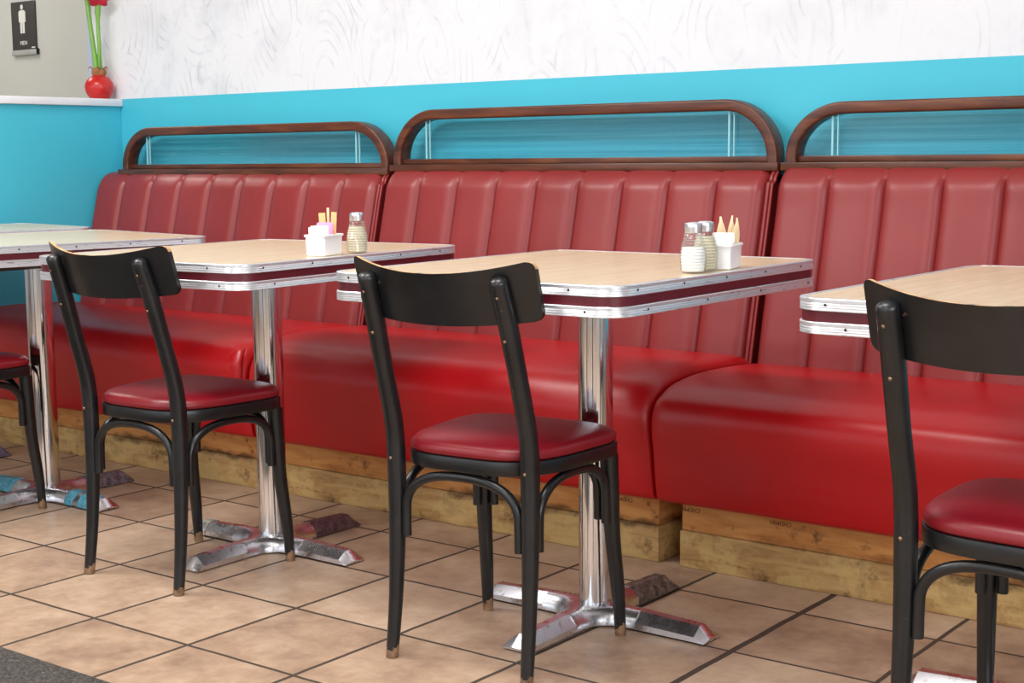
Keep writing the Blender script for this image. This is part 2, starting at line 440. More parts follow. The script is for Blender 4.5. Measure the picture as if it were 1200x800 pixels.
# ------------------------------------------------------------------ booth bench sections
def booth(name_label, x0, x1, topz, archz, lz, seat_drop, nch, arch, wall_end, plinth_end, extra):
    t = thing('booth_bench', name_label, 'bench', ((x0 + x1) / 2, 1.35, 0), 0, 'red vinyl booth sections along the turquoise wall')
    ox, oy = (x0 + x1) / 2, 1.35
    def L(x, y, z): return (x - ox, y - oy, z)
    def shift(bm): bmesh.ops.translate(bm, verts=bm.verts[:], vec=(-ox, -oy, 0)); return bm
    g = .02
    px0 = x0 + .005 if wall_end else x0 + .035
    px1 = x1 - plinth_end
    bm = bmesh.new(); box(bm, px0, px1, 1.085, 1.62, .0, .09, bevel=.004)
    obj('lower_plank', shift(bm), 'plank_low', t)['label'] = 'lower plinth plank with peeling yellow paint'
    bm = bmesh.new(); box(bm, px0 + .003, px1 - .002, 1.091, 1.62, .0905, .172, bevel=.003)
    up = obj('upper_plank', shift(bm), 'plank_top', t); up['label'] = 'raw orange plank under the seat'
    # stamped marks on the plank
    for sx in extra:
        cu = bpy.data.curves.new('plank_stamp', 'FONT'); cu.body = 'CHDMIH'; cu.size = .014; cu.extrude = .0003
        o = bpy.data.objects.new('plank_stamp', cu); C.objects.link(o)
        dg = bpy.context.evaluated_depsgraph_get(); me = bpy.data.meshes.new_from_object(o.evaluated_get(dg))
        bpy.data.objects.remove(o); me.materials.append(M['ink'])
        o = bpy.data.objects.new('plank_stamp', me); C.objects.link(o); o.parent = up
        o.matrix_local = Matrix.Translation(L(sx, 1.0906, .147)) @ Matrix.Rotation(PI / 2, 4, 'X') @ Matrix.Rotation(PI, 4, 'Z')
        o['label'] = 'upside-down stamped lettering'
    # seat cushion: profile in (y,z), swept along x with rounded ends
    ztop = .462 - seat_drop
    prof = smooth_path([(1.10, .166), (1.035, .168), (1.018, .20), (1.003, .29), (.992, .36), (1.003, .405), (1.035, ztop - .022), (1.09, ztop - .003), (1.2, ztop + .008), (1.35, ztop + .006), (1.5, ztop - .004), (1.58, ztop - .03)], 5)
    xs = []
    Rr, ey, ez = (.075, .036, .024) if arch else (.045, .016, .010)
    lx, rx = x0 + (.004 if wall_end else .006), x1 - .006
    for i in range(13):
        a = i / 12 * PI / 2; xs.append(lx + Rr * (1 - math.cos(a)))
    for i in range(1, 24): xs.append(lx + Rr + (rx - lx - 2 * Rr) * i / 24)
    for i in range(13):
        a = i / 12 * PI / 2; xs.append(rx - Rr + Rr * math.sin(a))
    rings = []
    for x in xs:
        e = 0
        if x < lx + Rr and not wall_end: e = 1 - math.sqrt(max(0, 1 - (max(0, lx + Rr - x) / Rr) ** 2.6))
        if x > rx - Rr: e = 1 - math.sqrt(max(0, 1 - (max(0, x - rx + Rr) / Rr) ** 2.6))
        r = []
        for y, z in prof:
            k = min(1, max(0, (z - .17) / .28))
            fy = max(0, (1.5 - y) / .5)
            yy = y + (ey * e) * fy * (.35 + .65 * k)
            zz = z - (ez * e) * k
            r.append(L(x, yy, zz))
        r.append(L(x, 1.58, .18)); rings.append(r)
    bm = bmesh.new(); loft(bm, rings)
    seat = obj('seat_cushion', bm, 'seat_vinyl', t, angle=60); seat['label'] = 'bright red vinyl seat cushion'
    if wall_end:  # the puckered flap folded over the free end of the seat
        bm = bmesh.new(); rings = []
        for i in range(13):
            v = i / 12; z = .338 + .095 * v; w_ = .030 * math.sin(PI * (.12 + .8 * v)) ** .6
            yc = 1.002 + .034 * max(0, v - .55) ** 1.2 * 2
            xc = x1 - .034 - .012 * math.sin(v * 2.4)
            rings.append([L(xc + w_ * math.cos(2 * PI * j / 14), yc + .013 * math.sin(2 * PI * j / 14) + .004, z) for j in range(14)])
        loft(bm, rings)
        obj('corner_fold', bm, 'seat_vinyl', seat, angle=60)
    # backrest with vertical channels
    bx0, bx1 = x0 + .004, x1 - .022
    cw = (bx1 - bx0) / nch
    nsub = 20
    bprof = smooth_path([(1.505, .40), (1.52, .47), (1.55, .60), (1.583, .73), (1.61, .84), (1.622, topz - .055), (1.632, topz - .024), (1.65, topz - .006), (1.675, topz)], 5)
    rings = []
    for c in range(nch):
        for s in range(nsub + (1 if c == nch - 1 else 0)):
            u = s / nsub; x = bx0 + (c + u) * cw
            h = (1 - abs(2 * u - 1) ** 5)
            h = max(0, h) ** .6
            e = 0
            dx = max(0, min(x - bx0, bx1 - x))
            if dx < .035: e = (1 - math.sqrt(1 - (1 - dx / .035) ** 2))
            r = []
            for y, z in bprof:
                f = 1 if z < topz - .05 else max(0, (topz - z) / .05)
                r.append(L(x, y - .019 * h * f + .03 * e, z + .004 * h * (1 - f) - .02 * e * (1 - f) - (.012 * e if f < 1 else 0)))
            r.append(L(x, 1.70, topz - .012)); r.append(L(x, 1.70, .40)); rings.append(r)
    bm = bmesh.new(); loft(bm, rings)
    bk = obj('backrest', bm, 'back_vinyl', t, angle=75); bk['label'] = 'faded red vinyl backrest with vertical channels'
    if not wall_end or True:
        for dx, rr in ((-.013, .0055), (-.002, .004)):      # the piped, folded edge at the free end
            if x1 > 2: continue
            pts = [L(x1 + dx - .004, y - .006 + (.012 if z > topz - .04 else 0), z) for y, z in bprof[2:-6]]
            bm = bmesh.new(); sweep(bm, pts, rr, 8)
            obj('piping', bm, 'back_vinyl', bk)
    # wooden ledge, arched rail, reeded glass
    bm = bmesh.new(); box(bm, (x0 + .1 if wall_end else x0 + .004), x1 - .004, 1.643, 1.735, lz - .022, lz, bevel=.003)
    obj('ledge', shift(bm), 'brown_wood', t)
    a0, a1 = arch_x = (x0 + .115, x1 - .012) if wall_end else (x0 + .012, x1 - .012)
    rxr, rzr = .15, archz - lz - .006
    hw, hd = .0155, .027
    zb = lz + .0002
    path = [(a0 + hw, zb)]
    for i in range(17):
        a = PI - i / 16 * PI / 2
        path.append((a0 + hw + rxr + rxr * math.cos(a), archz - hw - (rzr - .02) + (rzr - .02) * math.sin(a)))
    for i in range(17):
        a = PI / 2 - i / 16 * PI / 2
        path.append((a1 - hw - rxr + rxr * math.cos(a), archz - hw - (rzr - .02) + (rzr - .02) * math.sin(a)))
    path.append((a1 - hw, zb))
    sect = [(p[0], p[1]) for p in rrect(hd, hw, .006, 3)]
    bm = bmesh.new(); sweep(bm, [L(x, 1.68, z) for x, z in path], 1.0, ref=Vector((0, 1, 0)), sect=sect)
    fr = obj('rail_frame', bm, 'brown_wood', t)
    bm = bmesh.new(); box(bm, a0 + 2 * hw + .001, a1 - 2 * hw - .001, 1.666, 1.694, lz + .0004, lz + .017, bevel=.003)
    obj('bottom_rail', shift(bm), 'brown_wood', fr)
    def ztop_at(x):
        zc = archz - hw - (rzr - .02)
        rr = rxr; q = 0
        if x < a0 + hw + rr: q = (a0 + hw + rr - x) / rr
        if x > a1 - hw - rr: q = (x - a1 + hw + rr) / rr
        q = min(1, q)
        return zc + (rzr - .02) * math.sqrt(1 - q * q)
    bm = bmesh.new(); rings = []
    nx = 90
    for i in range(nx + 1):
        x = a0 + hw + .006 + (a1 - a0 - 2 * hw - .012) * i / nx
        zt = max(lz + .02, ztop_at(x) - .002); col = []
        for j in range(97):
            z0_ = lz + .012; z = z0_ + (archz - z0_) * j / 96
            col.append(L(x, 1.677 + .0026 * math.sin(j * PI / 3), min(z, zt)))
        for z in (zt, lz + .012): col.append(L(x, 1.6835, z))
        rings.append(col)
    loft(bm, rings)
    gp = obj('glass_panel', bm, 'reeded', fr); gp['label'] = 'horizontally reeded clear glass panel'
    for x in (a0 + .125, a1 - .155):
        if x > 2.7: continue
        bm = bmesh.new(); box(bm, x, x + .005, 1.670, 1.6745, lz + .017, ztop_at(x) - hw - .001); box(bm, x + .016, x + .019, 1.670, 1.6745, lz + .017, ztop_at(x + .018) - hw - .001)
        obj('joint_strip', shift(bm), 'lead', fr, smooth=False)
    return t
X12, X23 = -.295, 1.092
booth('red booth section in the corner by the turquoise partition, lower arched rail', WX + .002, X12, .938, 1.105, .952, 0, 9, True, True, .02, [])
booth('middle red booth section behind the two tables with condiments', X12, X23, .947, 1.134, .963, -.004, 9, True, False, .024, [.99])
booth('red booth section at the right, cut off by the edge of the picture', X23, X23 + 1.39, .953, 1.118, .963, .012, 9, False, False, .02, [1.18, 1.42])

# ------------------------------------------------------------------ pedestal tables
def make_table(label, loc, top_off, yaw, hw, hd, H, tapes, nscrew=7, corner=.055):
    t = thing('pedestal_table', label, 'table', (loc[0], loc[1], 0), 0, 'pedestal tables with metal edging')
    ca, sa = math.cos(yaw), math.sin(yaw)
    def tr(poly): return [(top_off[0] + x * ca - y * sa, top_off[1] + x * sa + y * ca) for x, y in poly]
    outer = rrect(hw, hd, corner, 10); stripe = rrect(hw - .004, hd - .004, corner - .004, 10); inn = rrect(hw - .006, hd - .006, corner - .006, 10)
    bm = bmesh.new(); prism(bm, tr(inn), H - .012, H - .0006)
    obj('table_top', bm, 'laminate', t, angle=30)['label'] = 'cream wood-grain laminate top'
    def trim(z0, z1, nm, ns, nf, sh):
        bm = bmesh.new()
        prof = [(-.012, z1), (-.001, z1), (0, z1 - .0012)]
        for q in (.3, .34, .5, .54, .7, .74):
            prof.append((-.0012 if round(q * 100) % 20 in (14, 10) and q not in (.3, .5, .7) else 0, z1 + (z0 - z1) * q))
        prof += [(0, z0 + .0012), (-.001, z0), (-.012, z0)]
        rings = [[(x, y, z) for x, y in tr(rrect(hw + d, hd + d, corner + d, 10))] for d, z in prof]
        rings.append(rings[0])
        vr = [[bm.verts.new(p) for p in r] for r in rings[:-1]]; vr.append(vr[0])
        n = len(vr[0])
        for a, b in zip(vr, vr[1:]):
            for i in range(n):
                j = (i + 1) % n; bm.faces.new((a[i], a[j], b[j], b[i]))
        # dark screw heads along the sides
        zc = (z0 + z1) / 2
        spots = []
        for k in range(ns):
            yy = -hd + corner + .012 + sh + (2 * hd - 2 * corner - .06) * k / (ns - 1)
            spots += [(hw, yy, 1, 0), (-hw, yy, -1, 0)]
        for k in range(nf):
            xx = -hw + corner + .01 + sh + (2 * hw - 2 * corner - .06) * k / (nf - 1)
            spots += [(xx, -hd, 0, -1), (xx, hd, 0, 1)]
        for sx, sy, nx_, ny_ in spots:
            n_ = 8; r_ = .0024; ring0, ring1 = [], []
            for i in range(n_):
                a = 2 * PI * i / n_; du, dz = r_ * math.cos(a), r_ * math.sin(a)
                for ring, off in ((ring0, -.002), (ring1, .0003)):
                    X, Y = sx + nx_ * off - ny_ * du, sy + ny_ * off + nx_ * du
                    ring.append((*tr([(X, Y)])[0], zc + dz))
            loft(bm, [ring0, ring1], mi=1)
        o = obj(nm, bm, ['alu', 'dark_dot'], t, angle=30); o['label'] = 'scuffed aluminium edging'
    trim(H - .0200, H, 'edge_trim', 5, 4, 0); trim(H - .0575, H - .0380, 'edge_trim', 4, 3, .035)
    bm = bmesh.new(); prism(bm, tr(stripe), H - .0375, H - .0205)
    obj('edge_stripe', bm, 'maroon', t, angle=30)['label'] = 'maroon stripe between the metal edgings'
    bm = bmesh.new(); prism(bm, tr(rrect(hw - .006, hd - .006, corner - .006, 8)), H - .0555, H - .0380)
    obj('apron', bm, 'black_metal', t)
    bm = bmesh.new()
    loft(bm, [[(x, y, H - .075) for x, y in rrect(.11, .20, .01, 3)], [(x, y, H - .0558) for x, y in rrect(.15, .24, .01, 3)]])
    obj('top_bracket', bm, 'black_metal', t)
    bm = bmesh.new(); lathe(bm, [(.0365, .0375), (.0365, H - .075)], 56)
    obj('column', bm, 'chrome', t)['label'] = 'chrome column'
    bm = bmesh.new(); rings = []
    for hwid_, z in ((.0338, .004), (.0331, .017), (.0200, .034), (.0102, .0378)):
        ring = []
        for k in range(4):
            a0 = k * PI / 2; cc = .092; rr = cc - hwid_
            loc_ = [(.1195, -hwid_), (.1195, hwid_)] + [(cc - rr * math.sin(b_ * PI / 20), cc - rr * math.cos(b_ * PI / 20)) for b_ in range(0, 10)]
            ring += [(x * math.cos(a0) - y * math.sin(a0), x * math.sin(a0) + y * math.cos(a0), z) for x, y in loc_]
        rings.append(ring)
    loft(bm, rings)
    obj('base_hub', bm, 'worn_chrome', t)
    # four feet
    def foot_bm(l0, l1, grow):
        bm = bmesh.new(); rings = []
        def sec(l):
            h = .043 - .012 * (l / .285); wb = .033 + .002 * (l / .285); wt = .010
            if l > .262: h = .031 - (l - .262) / .023 * .022
            return h, wb, wt
        ls = [l0 + (l1 - l0) * i / 14 for i in range(15)]
        for l in ls:
            h, wb, wt = sec(l); h += grow; wb += grow; wt += grow
            zb = .004 if not grow else .003
            rings.append([(l, -wb, zb), (l, wb, zb), (l, wb * .98, h * .45), (l, wt * 1.5, h * .9), (l, wt, h), (l, -wt, h), (l, -wt * 1.5, h * .9), (l, -wb * .98, h * .45)])
        loft(bm, rings); return bm
    for k, ang in enumerate((0, 90, 180, 270)):
        bm = foot_bm(.1195, .285, 0)
        bmesh.ops.rotate(bm, verts=bm.verts[:], matrix=Matrix.Rotation(math.radians(ang), 3, 'Z'))
        f = obj('foot', bm, 'worn_chrome', t, angle=25)
        for (l0, l1, m, lab) in tapes.get(ang, []):
            bm = foot_bm(l0, l1, .0022)
            bmesh.ops.rotate(bm, verts=bm.verts[:], matrix=Matrix.Rotation(math.radians(ang), 3, 'Z'))
            obj('tape', bm, m, f, angle=25)['label'] = lab
    return t
H0 = .757
make_table('cream pedestal table with two shakers and a white sugar caddy', (1.186, .64), (-.036, .006), .007, .353, .411, H0,
           {90: [(.121, .284, 'tape_brown', 'grey brown tape')], 180: [(.27, .284, 'tape_silver', 'silver tape')]})
make_table('cream pedestal table with a single ribbed shaker beside a sugar caddy', (.188, .645), (-.048, .010), .060, .353, .411, H0,
           {90: [(.121, .284, 'tape_maroon', 'maroon tape')], 180: [(.225, .284, 'tape_silver', 'silver tape')]})
make_table('pedestal table with blue tape on its base, at the left', (-.77, .65), (-.09, .03), -.175, .353, .415, H0 + .003,
           {90: [(.121, .284, 'tape_purple', 'purple grey tape')], 180: [(.14, .262, 'tape_blue', 'blue tape')], 0: [(.125, .158, 'tape_blue', 'blue tape'), (.185, .24, 'tape_blue', 'blue tape')]})
make_table('pedestal table at the right edge behind the cropped chair', (2.17, .645), (.02, 0), .0, .353, .415, H0, {})
make_table('table at the far left edge, just visible beyond the blue-taped table', (-1.44, .67), (-.047, .118), -.175, .268, .415, H0 + .010,
           {90: [(.12, .284, 'foot_lilac', 'lilac grey cover')]})

# ------------------------------------------------------------------ bentwood chairs
def seat_outline(grow, n=64):
    out = []
    for i in range(n):
        a = 2 * PI * i / n
        c, s = math.cos(a), math.sin(a)
        p = 2 / 5 if s > 0 else 2 / 2.8
        x = math.copysign(abs(c) ** (2 / 3.8), c); y = math.copysign(abs(s) ** p, s)
        hw_ = .179 + .016 * y
        out.append((x * (hw_ + grow), y * ((.181 if s > 0 else .172) + grow) + .004))
    return out
def make_chair(label, loc, rz):
    t = thing('bentwood_chair', label, 'chair', (loc[0], loc[1], 0), rz, 'black bentwood chairs with red vinyl seats')
    bm = bmesh.new(); prism(bm, seat_outline(0), .388, .417, bevel=.004)
    obj('seat_frame', bm, 'black_wood', t)
    bm = bmesh.new(); rings = []
    for d, z in ((-.006, .4172), (-.002, .420), (-.001, .426), (-.003, .433), (-.009, .4395), (-.022, .4445), (-.06, .449), (-.11, .4515), (-.165, .452)):
        rings.append([(x, y, z) for x, y in seat_outline(d)])
    loft(bm, rings)
    obj('seat_cushion', bm, 'chair_vinyl', t, angle=70)['label'] = 'dark red vinyl seat pad'
    for s in (-1, 1):
        P = smooth_path([(s * .158, -.178, 0, .0125), (s * .156, -.164, .12, .0145), (s * .155, -.156, .26, .0170), (s * .155, -.155, .38, .0185), (s * .155, -.161, .47, .0185), (s * .154, -.190, .58, .0180), (s * .151, -.218, .68, .0185), (s * .148, -.245, .762, .0175)], 5)
        bm = bmesh.new(); sweep(bm, [p[:3] for p in P], [p[3] for p in P], 16, dome=.011)
        lg = obj('rear_leg', bm, 'black_wood', t)
        for z, y in ((.402, -.1735), (.735, -.2525), (.655, -.2285)):
            bm = bmesh.new(); bmesh.ops.create_uvsphere(bm, u_segments=10, v_segments=6, radius=.0036, matrix=Matrix.Translation((s * (.155 if z < .5 else .150), y, z)))
            obj('bolt_head', bm, 'brass', lg)
        P = smooth_path([(s * .165, .177, 0, .0115), (s * .162, .170, .10, .0145), (s * .157, .156, .22, .0165), (s * .155, .150, .33, .0185), (s * .154, .148, .3875, .0190)], 5)
        bm = bmesh.new(); sweep(bm, [p[:3] for p in P], [p[3] for p in P], 16)
        obj('front_leg', bm, 'black_wood', t)
    # bentwood arches: back, front and both sides
    def arch(p0, p1, zlow, ztop):
        p0, p1 = Vector(p0), Vector(p1); pts = []
        Lh = (p1 - p0).length / 2; mid = (p0 + p1) / 2; d = (p1 - p0).normalized()
        pts.append(p0 + Vector((0, 0, zlow))); pts.append(p0 + Vector((0, 0, zlow + .03)))
        for i in range(1, 24):
            a = PI - PI * i / 24
            r = .62
            c = math.copysign(abs(math.cos(a)) ** .8, math.cos(a)); s_ = abs(math.sin(a)) ** .8
            q = mid + d * (Lh * c); pts.append(Vector((q.x, q.y, zlow + .05 + (ztop - zlow - .05) * s_)))
        pts.append(p1 + Vector((0, 0, zlow + .03))); pts.append(p1 + Vector((0, 0, zlow)))
        up = Vector((0, 0, 1)).cross(d)
        bm = bmesh.new(); sweep(bm, pts, .0095, 12, ref=up)
        obj('arch_brace', bm, 'black_wood', t)
    arch((-.131, -.157, 0), (.131, -.157, 0), .247, .377)
    arch((-.128, .150, 0), (.128, .150, 0), .247, .377)
    arch((-.157, -.129, 0), (-.157, .129, 0), .247, .377)
    arch((.157, -.129, 0), (.157, .129, 0), .247, .377)
    # curved plywood backrest with a worn upper edge
    bm = bmesh.new()
    hwid, zc, hh, th = .205, .742, .056, .010
    nx, nz = 32, 10
    tilt = .29
    def surf(u, v, off):
        # u,v in -1..1 ; rounded corners via height limit
        x = u * hwid
        y = -.251 + .051 * (u * u) - tilt * (v * hh) + off
        # ends wrap forward
        return (x, y, zc + v * hh - .005 - (.011 + .007 * v) * (1 - u * u) + .010 * u * u)
    def vlim(u):
        e = max(0, (abs(u) * hwid - (hwid - .017)) / .017); e = min(1, e)
        return 1 - (.017 / hh) * (1 - math.sqrt(1 - e * e))
    us = [-1 + 2 * i / nx for i in range(nx + 1)]
    us = [math.sin(u * PI / 2) for u in us]
    front, back = [], []
    for off, arr in ((0, back), (th, front)):
        for u in us:
            vl = vlim(u); arr.append([bm.verts.new(surf(u, vl * (-1 + 2 * j / nz), off)) for j in range(nz + 1)])
    for i in range(nx):
        for j in range(nz):
            bm.faces.new((back[i][j], back[i + 1][j], back[i + 1][j + 1], back[i][j + 1]))
            bm.faces.new((front[i][j], front[i][j + 1], front[i + 1][j + 1], front[i + 1][j]))
        bm.faces.new((back[i][nz], back[i + 1][nz], front[i + 1][nz], front[i][nz])).material_index = 1
        bm.faces.new((back[i][0], front[i][0], front[i + 1][0], back[i + 1][0]))
    for i in (0, nx):
        for j in range(nz): bm.faces.new((back[i][j], back[i][j + 1], front[i][j + 1], front[i][j]))
    obj('backrest', bm, ['black_wood', 'worn_edge'], t, angle=35)['label'] = 'curved black plywood backrest with worn top edge'
    return t
ch = make_chair('black bentwood chair in front of the table with two shakers', (1.144, .381), math.radians(4.6))
def chair_copy(label, loc, rz):
    c = copy_tree(ch); c['label'] = label; c.location = (loc[0], loc[1], 0); c.rotation_euler = (0, 0, rz); return c
chair_copy('black bentwood chair in front of the table with a single ribbed shaker', (.160, .394), math.radians(1.5))
chair_copy('black bentwood chair cut off by the right edge of the picture', (2.222, .345), math.radians(-4))
chair_copy('black bentwood chair at the left edge with only its seat corner showing', (-.82, .37), math.radians(3))

# ------------------------------------------------------------------ table-top condiments
def shaker(label, loc, mat, level, group='ribbed glass shakers'):
    t = thing('shaker', label, 'shaker', loc, 0, group)
    prof = [(.0195, .0005), (.0225, .003)]
    n = 11
    for i in range(n * 4 + 1):
        z = .006 + .066 * i / (n * 4)
        q = z / .08
        r = .0235 + .0022 * math.sin(min(1, q * 1.2) * PI) - .0065 * max(0, (q - .45) / .55) ** 1.3
        prof.append((r + .0009 * math.cos(2 * PI * i / 4), z))
    prof += [(.0165, .076), (.0158, .080)]
    bm = bmesh.new(); lathe(bm, prof, 40); obj('glass_jar', bm, 'clear', t)
    bm = bmesh.new(); lathe(bm, [(max(.012, r - .0025), z) for r, z in prof if .002 < z < level], 32); obj('contents', bm, mat, t)
    bm = bmesh.new(); lathe(bm, [(.0172, .0775), (.0176, .079), (.0172, .0815), (.0177, .083), (.0172, .0855), (.0176, .087), (.0174, .0935), (.0160, .0965), (.010, .098), (.001, .0985)], 36)
    obj('screw_lid', bm, 'worn_chrome', t)['label'] = 'chrome screw lid'
    return t
def packet(name, label, loc, rz, w, h, lean, mat, group, cat='packet', pinch=False, roll=0):
    bm = bmesh.new(); rings = []
    for i in range(11):
        v = i / 10; z = h * v
        puff = .0016 * math.sin(PI * v) + .0004
        ww = w
        if pinch: ww = w * (.5 if v < .1 else max(.16, math.sin(PI * min(1, .12 + (v - .1) * 1.0)) ** .9))
        rings.append([(sx * ww / 2 * (1 if abs(sx) == 1 else abs(sx)), sy * puff * (1 if abs(sx) < 1 else .25) + (.004 * math.sin(v * 5) + (.006 if v > .95 else 0) if pinch else 0), z) for sx, sy in ((-1, -1), (-.5, -1), (.5, -1), (1, -1), (1, 1), (.5, 1), (-.5, 1), (-1, 1))])
    loft(bm, rings)
    o = obj(name, bm, mat, angle=50); o.location = loc; o.rotation_euler = (lean, roll, rz)
    return tag(o, label, cat, group)
def caddy(label, loc, rz, hl, hw_, h, where):
    """white square dish with a lipped rim and a scooped notch in the long sides; long axis along local y"""
    t = thing('sugar_caddy', label, 'sugar caddy', loc, rz, 'white sugar caddies')
    bm = bmesh.new()
    w = .003
    R = [(rrect(hw_ - .003, hl - .003, .004, 4), 0), (rrect(hw_ - .001, hl - .001, .005, 4), .002), (rrect(hw_, hl, .005, 4), h - .006), (rrect(hw_ + .003, hl + .003, .007, 4), h - .005),
         (rrect(hw_ + .0035, hl + .0035, .007, 4), h - .002), (rrect(hw_ + .002, hl + .002, .006, 4), h), (rrect(hw_ - w, hl - w, .003, 4), h - .001), (rrect(hw_ - w, hl - w, .003, 4), .004)]
    vr = loft(bm, [[(x, y, z) for x, y in p] for p, z in R])
    obj('dish', bm, 'ceramic', t)
    return t
def on_table(x, y, t): return (x, y, H0 + .0003)

shaker('clear ribbed shaker of white salt in front of the sugar caddy', (1.4565, .580, H0), 'salt', .050)
shaker('ribbed shaker with tan contents between the salt and the caddy', (1.4505, .6365, H0), 'pepper', .070)
shaker('ribbed shaker with chrome lid standing alone beside a sugar caddy', (.449, .702, H0), 'pepper', .066)
TH = math.radians(13.4)
def place(cx, cy, lx, ly): return (cx + lx * math.cos(TH) - ly * math.sin(TH), cy + lx * math.sin(TH) + ly * math.cos(TH), H0 + .0052)
c2 = (.436, .602); c3 = (1.450, .7112)
caddy('white sugar caddy with pink and white packets beside the lone shaker', (*c2, H0), TH, .0425, .0265, .050, '')
caddy('white sugar caddy with twisted kraft packets behind two shakers', (*c3, H0), TH, .0425, .0265, .050, '')
gA, gB = 'white packets in the caddy beside the lone shaker', 'white packets in the caddy behind two shakers'
for i in range(4):
    packet('sugar_packet', 'white sugar packet in the front end of the caddy beside the lone shaker', place(*c2, 0, -.033 + .0075 * i), TH, .040, .062 + .003 * (i % 2), .05, 'paper', gA, roll=.02 * (i % 2))
for i in range(2):
    packet('sweetener_packet', 'pink sweetener packet standing in the caddy beside the lone shaker', place(*c2, .0, .004 + .006 * i), TH, .042, .070 + .002 * i, .02, 'pink', 'pink packets')
packet('raw_sugar_packet', 'broad kraft packet at the left of the caddy with pink packets', place(*c2, -.011, .019), TH, .018, .094, .0, 'kraft', 'kraft packets behind the pink ones', roll=-.05)
packet('stir_stick', 'tallest thin wooden stirrer in the caddy with pink packets', place(*c2, -.002, .0245), TH, .007, .106, .0, 'kraft_pale', 'stirrers', 'stirrer')
packet('raw_sugar_packet', 'curled kraft packet at the right of the caddy with pink packets', place(*c2, .010, .0225), TH, .015, .096, .0, 'kraft', 'kraft packets behind the pink ones', roll=.06)
for i in range(5):
    packet('sugar_packet', 'white sugar packet in the back of the caddy behind two shakers', place(*c3, -.002, -.016 + .0075 * i), TH, .041, .060 + .003 * ((i * 2) % 3), .03, 'paper', gB, roll=.05 * (i % 2))
packet('twisted_packet', 'left kraft packet with twisted top behind two shakers', place(*c3, -.009, .026), TH + .35, .023, .098, .0, 'kraft_pale', 'twisted kraft packets', pinch=True, roll=-.05)
packet('twisted_packet', 'middle kraft packet with twisted top behind two shakers', place(*c3, .003, .0335), TH + .1, .018, .100, .0, 'kraft_pale', 'twisted kraft packets', pinch=True, roll=.05)
packet('twisted_packet', 'right kraft packet leaning outward, with twisted top, behind two shakers', place(*c3, .0115, .0235), TH + .5, .019, .096, .0, 'kraft_pale', 'twisted kraft packets', pinch=True, roll=.10)

# ------------------------------------------------------------------ sign on the far grey wall
sx, sz, sw, sh = -3.0, 1.597, .180, .216
t = thing('restroom_sign', 'dark rectangular restroom sign with a white figure on the grey wall', 'sign', (sx, 2.2, sz))
bm = bmesh.new(); box(bm, -sw / 2, sw / 2, -.008, -.0005, -sh / 2, sh / 2, bevel=.0015)
obj('plate', bm, 'sign', t)
bm = bmesh.new(); box(bm, -sw / 2 + .002, sw / 2 + .008, -.016, -.0005, -sh / 2 - .024, -sh / 2 - .0005, bevel=.002)
obj('lip', bm, 'signgrey', t)['label'] = 'pale clear lip under the plate'
bm = bmesh.new(); box(bm, sw / 2 + .0085, sw / 2 + .012, -.015, -.0005, -sh / 2 - .024, -sh / 2 + .002)
obj('end_cap', bm, 'black_metal', t, smooth=False)
bm = bmesh.new()
def pr(poly):
    f0 = [(x, -.0095, z) for x, z in poly]; f1 = [(x, -.0079, z) for x, z in poly]; loft(bm, [f0, f1])
pr([(.0095 * math.cos(2 * PI * i / 24) - .006, .083 + .0115 * math.sin(2 * PI * i / 24)) for i in range(24)])
pr([(-.031, .060), (-.022, .069), (.010, .069), (.019, .060), (.019, .016), (.010, .016), (.010, -.034), (-.004, -.034), (-.004, .012), (-.008, .012), (-.008, -.034), (-.022, -.034), (-.022, .016), (-.031, .016)])
obj('pictogram', bm, 'signwhite', t, smooth=False)['label'] = 'white standing figure'
def text_mesh(name, body, size, mat, parent, loc):
    cu = bpy.data.curves.new(name, 'FONT'); cu.body = body; cu.size = size; cu.extrude = .0006; cu.align_x = 'CENTER'
    o = bpy.data.objects.new(name, cu); C.objects.link(o)
    dg = bpy.context.evaluated_depsgraph_get(); me = bpy.data.meshes.new_from_object(o.evaluated_get(dg))
    bpy.data.objects.remove(o); me.materials.append(M[mat])
    o = bpy.data.objects.new(name, me); C.objects.link(o); o.parent = parent
    o.location = loc; o.rotation_euler = (PI / 2, 0, 0); return o
text_mesh('lettering', 'MEN', .026, 'signwhite', t, (-.002, -.0088, -.086))['label'] = 'white letters MEN'
bm = bmesh.new(); box(bm, sw / 2 - .034, sw / 2 - .008, -.0092, -.0079, -sh / 2 + .006, -sh / 2 + .011)
obj('small_mark', bm, 'signwhite', t, smooth=False)

# ------------------------------------------------------------------ red bulb vase with flowers on the partition
VX, VY = -1.812, 1.690
t = thing('flower_vase', 'red round vase with two tall green stems and red flowers on the partition cap', 'vase', (VX, VY, PZ))
bm = bmesh.new()
pf = smooth_path([(.030, .0005), (.037, .004), (.049, .022), (.054, .043), (.051, .062), (.040, .078), (.027, .087), (.023, .090)], 5)
lathe(bm, [(p[0], p[1]) for p in pf], 40); obj('pot', bm, 'vase', t)['label'] = 'glossy red round pot'
bm = bmesh.new()
pf = smooth_path([(.021, .086), (.026, .096), (.025, .108), (.016, .118), (.010, .122)], 4)
rings = [[(r * (1 + .10 * math.sin(7 * a + r * 300)) * math.cos(a), r * (1 + .10 * math.sin(7 * a + r * 300)) * math.sin(a), z) for a in [2 * PI * i / 36 for i in range(36)]] for r, z in pf]
loft(bm, rings); obj('bulb_neck', bm, 'bulbskin', t)['label'] = 'papery brown bulb neck'
